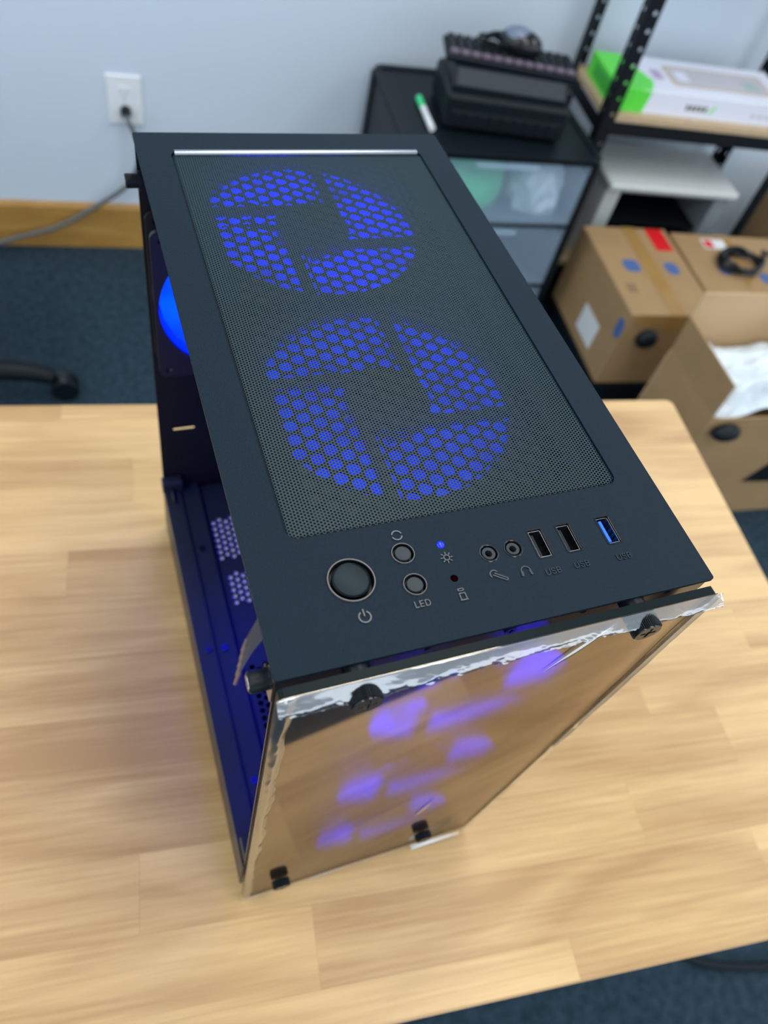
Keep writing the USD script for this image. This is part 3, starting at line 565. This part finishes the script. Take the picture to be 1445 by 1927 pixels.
kx = thing('keyboard_box', 'white and lime-green retail box with a keyboard picture on the shelf', 'box', loc(SB, SA, (.018, .018, SZ)), SA)
KL, KD, KH = .52, .19, .055
part('carton', bx(.075, KL, 0, KD, 0, KH, .001), M['box_white'], kx, 'white box body')
part('green_end', bx(0, .0746, 0, KD, 0, KH, .001), M['green_box'], kx, 'lime-green end of the box')
part('end_print', bx(-.0006, .0002, .03, .155, .010, KH - .010), M['green_dark'], kx)
gw = ext(Polygon([(.0748, .002), (.095, .002), (.118, .055), (.0748, KD - .03)]), .0004, KH); part('green_print', gw, M['green_box'], kx); gw2 = upright(Polygon([(.0748, .001), (.088, .001), (.095, KH - .001), (.0748, KH - .001)]), .0004, 0.0); part('green_print', gw2, M['green_box'], kx)
part('picture_frame', ext(rrect(.175, .475, .045, .150, .012).difference(rrect(.182, .468, .052, .143, .010)), .0004, KH), M['tan_print'], kx)
part('picture', ext(rrect(.182, .468, .052, .143, .010), .0003, KH), M['grey_print'], kx); part('picture_detail', ext(rrect(.20, .235, .075, .125, .004), .0005, KH), M['box_white'], kx); part('picture_detail', ext(rrect(.40, .445, .065, .115, .004), .0005, KH), M['teal_print'], kx)
part('logo_patch', ext(rrect(.128, .158, .070, .120, .004), .0004, KH), M['lilac_print'], kx)
for k in range(5): part('lettering', upright(rrect(.205 + k * .013, .214 + k * .013, .018, .032, .003), .0004, 0.0), M['ink'], kx)
part('green_swash', upright(Polygon([(.272, .016), (.282, .018), (.292, .036), (.284, .032)]), .0004, 0.0), M['green_box'], kx)
for k in range(4): part('small_print', upright(rrect(.40 + k * .022, .415 + k * .022, .018, .026, .002), .0004, 0.0), M['grey_print'], kx)
DVX = loc(SB, SA, (.045, -.085, .190))
dev = thing('white_cabinet', 'white metal appliance with an overhanging top and dark open front under the shelf', 'appliance', (1.226, 1.262, .2005), SA)
dw, dd, dh = .390, .20, .260
part('top', bx(-.006, dw + .006, -.020, dd, dh - .018, dh, .004), M['white_device'], dev)
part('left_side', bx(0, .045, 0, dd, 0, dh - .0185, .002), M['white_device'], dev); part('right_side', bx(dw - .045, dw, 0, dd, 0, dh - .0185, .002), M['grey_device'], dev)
part('back', bx(.0455, dw - .0455, dd - .006, dd, 0, dh - .0185), M['black_matte'], dev); part('inner_shelf', bx(.0455, dw - .0455, .02, dd - .0065, .120, .126), M['black_matte'], dev)
part('base', bx(.0455, dw - .0455, 0, dd - .0065, 0, .012), M['grey_device'], dev); part('mouth_liner', bx(.046, dw - .046, .012, .018, .0125, .110), M['black_gloss'], dev)
part('header', bx(.0455, dw - .0455, .004, .010, dh - .034, dh - .0185), M['grey_device'], dev)

# ------------------------------------------------------------------ cartons
def closed_box(t, L, D, Hh, th=.004):
    part('carton_wall', [bx(0, L, 0, th, 0, Hh, .001), bx(0, L, D - th, D, 0, Hh, .001), bx(0, th, th, D - th, 0, Hh, .001), bx(L - th, L, th, D - th, 0, Hh, .001), bx(th, L - th, th, D - th, 0, th)], M['carton'], t)
    for a, b in ((0.001, L / 2 - .0008), (L / 2 + .0008, L - .001)): part('top_flap', bx(a, b, .001, D - .001, Hh + .0002, Hh + .0038, .0008), M['carton'], t)
A_ = np.array([1.1076, .849, .1255]); AA = -7.5
AL, AD, AH = .256, .366, .2305
crate = thing('storage_crate', 'low black plastic crate under the red-labelled cardboard box', 'crate', (A_[0], A_[1], 0), AA)
for nm, b in (('side', (-.004, 0, -.004, AD)), ('side', (AL, AL + .004, -.004, AD)), ('end', (0.0002, AL - .0002, -.004, 0)), ('end', (.0002, AL - .0002, AD - .004, AD))): part(nm, bx(*b, 0, .121, .001), M['black_plastic'], crate)
part('base', bx(.0002, AL - .0002, .0002, AD - .0042, 0, .004), M['black_plastic'], crate); part('lid', bx(-.007, AL + .005, -.007, AD + .002, .1212, .1250, .001), M['black_plastic'], crate)
cA = thing('cardboard_box', 'taped cardboard box with a plain red label, standing on the black plastic crate', 'box', tuple(A_), AA)
closed_box(cA, AL, AD, AH)
part('packing_tape', [bx(.114, .158, -.0008, AD + .0008, AH + .0040, AH + .0046), bx(.114, .158, -.0010, -.0001, AH - .05, AH + .0046)], M['tape'], cA, 'shiny brown packing tape')
part('packing_tape', bx(.020, AL - .004, -.0016, -.0011, AH - .030, AH + .0036), M['tape'], cA, 'shiny brown packing tape')
part('red_label', bx(.188, .240, .266, .362, AH + .0040, AH + .0047), M['red'], cA, 'plain red label')
part('blue_print', ext(rrect(.056, .104, .172, .222, .016), .0006, AH + .0040), M['blue_print'], cA); part('blue_print', ext(rrect(.180, .220, .165, .215, .016), .0006, AH + .0040), M['blue_print'], cA)
for k in range(3): part('print_line', bx(.028, .056, .090 + k * .012, .095 + k * .012, AH + .0040, AH + .0044), M['ink'], cA)
def left_mark(poly): m = ext(poly, .0006); m.apply_transform(np.array([[0, 0, -1, -.0001], [1, 0, 0, 0], [0, 1, 0, -A_[2]], [0, 0, 0, 1.]])); m.fix_normals(); return m
part('white_label', left_mark(rrect(.092, .192, .160, .240, .003)), M['white_paper'], cA, 'square white paper label')
part('blue_print', left_mark(rrect(.004, .036, .272, .328, .015)), M['blue_print'], cA)
def handle(x, z, w=.030, h=.026): return T(T(blob(w, h, .020, .03, 4, 2), rx=90), (x, -.0012, z))
part('handle_cap', handle(.070, .293 - A_[2]), M['black_plastic'], cA, 'black plastic handle cap')
B_ = np.array(loc((A_[0], A_[1], 0), AA, (.264, .004, 0)))
cB = thing('cardboard_box', 'wide cardboard box with a black cable coil on it, behind the open box', 'box', tuple(B_), -8.5)
BH = .3545
closed_box(cB, .335, .352, BH)
part('packing_tape', bx(.140, .186, -.0008, .3528, BH + .0040, BH + .0046), M['tape'], cB, 'shiny brown packing tape')
part('shipping_label', ext(rrect(.085, .160, .285, .328, .003), .0006, BH + .0047), M['white_paper'], cB, 'white and red paper label'); part('label_mark', bx(.090, .118, .290, .322, BH + .0054, BH + .0058), M['red'], cB)
part('blue_print', ext(rrect(.085, .125, .170, .215, .016), .0006, BH + .0040), M['blue_print'], cB); part('blue_print', ext(rrect(.205, .245, .140, .185, .016), .0006, BH + .0040), M['blue_print'], cB)
part('handle_cap', handle(.030, .285), M['black_plastic'], cB, 'black plastic handle cap')
cc = []
for k in range(90):
    a = k * .42; cc.append((.060 * math.cos(a) * (1 + .06 * math.sin(k * .37)), .046 * math.sin(a) * (1 + .08 * math.cos(k * .51)), .006 + .022 * (k / 90) + .004 * math.sin(k * 1.3)))
cc += [(.08, .03, .03), (.11, .05, .014), (.15, .065, .006)]
solo('cable_coil', T(tube(spline(cc, 4), .0050, 8), loc(B_, -8.5, (.150, .210, BH + .0058)), rz=-8.5), M['black_gloss'], 'coil of black cable lying on the wide cardboard box', 'cable')
cD = thing('cardboard_box', 'brown cardboard box at the far right under the shelf', 'box', (1.875, 1.190, 0), -9)
closed_box(cD, .34, .17, .40)
C_ = np.array([1.090, .480, 0.]); CA_ = -6.5
cC = thing('cardboard_box', 'open cardboard box with raised flaps holding white plastic packing', 'box', tuple(C_), CA_)
CL, CD, CH = .50, .222, .385; th = .004
part('front_wall', bx(0, CL, 0, th, 0, CH, .001), M['carton'], cC); part('back_wall', bx(0, CL, CD - th, CD, 0, CH, .001), M['carton_inside'], cC)
part('left_wall', bx(0, th, th, CD - th, 0, CH, .001), M['carton'], cC); part('right_wall', bx(CL - th, CL, th, CD - th, 0, CH, .001), M['carton'], cC); part('bottom', bx(th, CL - th, th, CD - th, 0, th), M['carton'], cC)
lf = bx(-th, 0, .002, CD - .002, 0, .100, .001); part('flap', T(lf, (th, 0, CH + .0005), ry=-3), M['carton'], cC, 'left flap standing up')
bf = bx(.002, CL - .002, -th, 0, 0, .158, .001); part('flap', T(bf, (0, CD, CH + .0005), rx=-3), M['carton_inside'], cC, 'pale back flap standing up')
ff = bx(.002, CL - .002, 0, th, -.11, 0, .001); part('flap', T(ff, (0, -th - .001, CH + .001), rx=-6), M['carton'], cC, 'front flap folded down') if False else None
part('handle_cap', handle(.052, .352, .036, .022), M['black_plastic'], cC, 'black plastic handle cap')
part('arrow_print', upright(Polygon([(.238, .140), (.345, .132), (.345, .232), (.285, .228)]), .0006, -.0001), M['black_matte'], cC)
for k, (z, y) in enumerate(((.30, .060), (.27, .075), (.24, .060))):
    m = ext(rrect(-.020, .020, -.010, .010, .004), .0006); m.apply_transform(np.array([[0, 0, -1, -.0001], [1, 0, 0, y], [0, 1, 0, z], [0, 0, 0, 1.]])); part('side_print', m, M['ink'], cC)
def crumple(nx, ny, w, d, h, seed):
    x, y = np.meshgrid(np.linspace(0, 1, nx), np.linspace(0, 1, ny), indexing='ij'); f = meshkit.fbm(np.stack([x * 4, y * 3, 0 * x + seed], -1), 3, seed); r = np.abs(f - .5) * 2
    return sheet(stk([x * w, y * d, h * (.35 + .5 * x) * (.4 + .9 * np.sin(np.clip(y, .02, 1) * math.pi * .9)) + .07 * r + .05 * f]), .0012)
solo('packing_bag', T(crumple(60, 40, .45, .195, .17, 5), loc(C_, CA_, (.022, .012, .312)), rz=CA_), M['bag'], 'crumpled white plastic packing spilling out of the open cardboard box', 'bag', smooth=25)
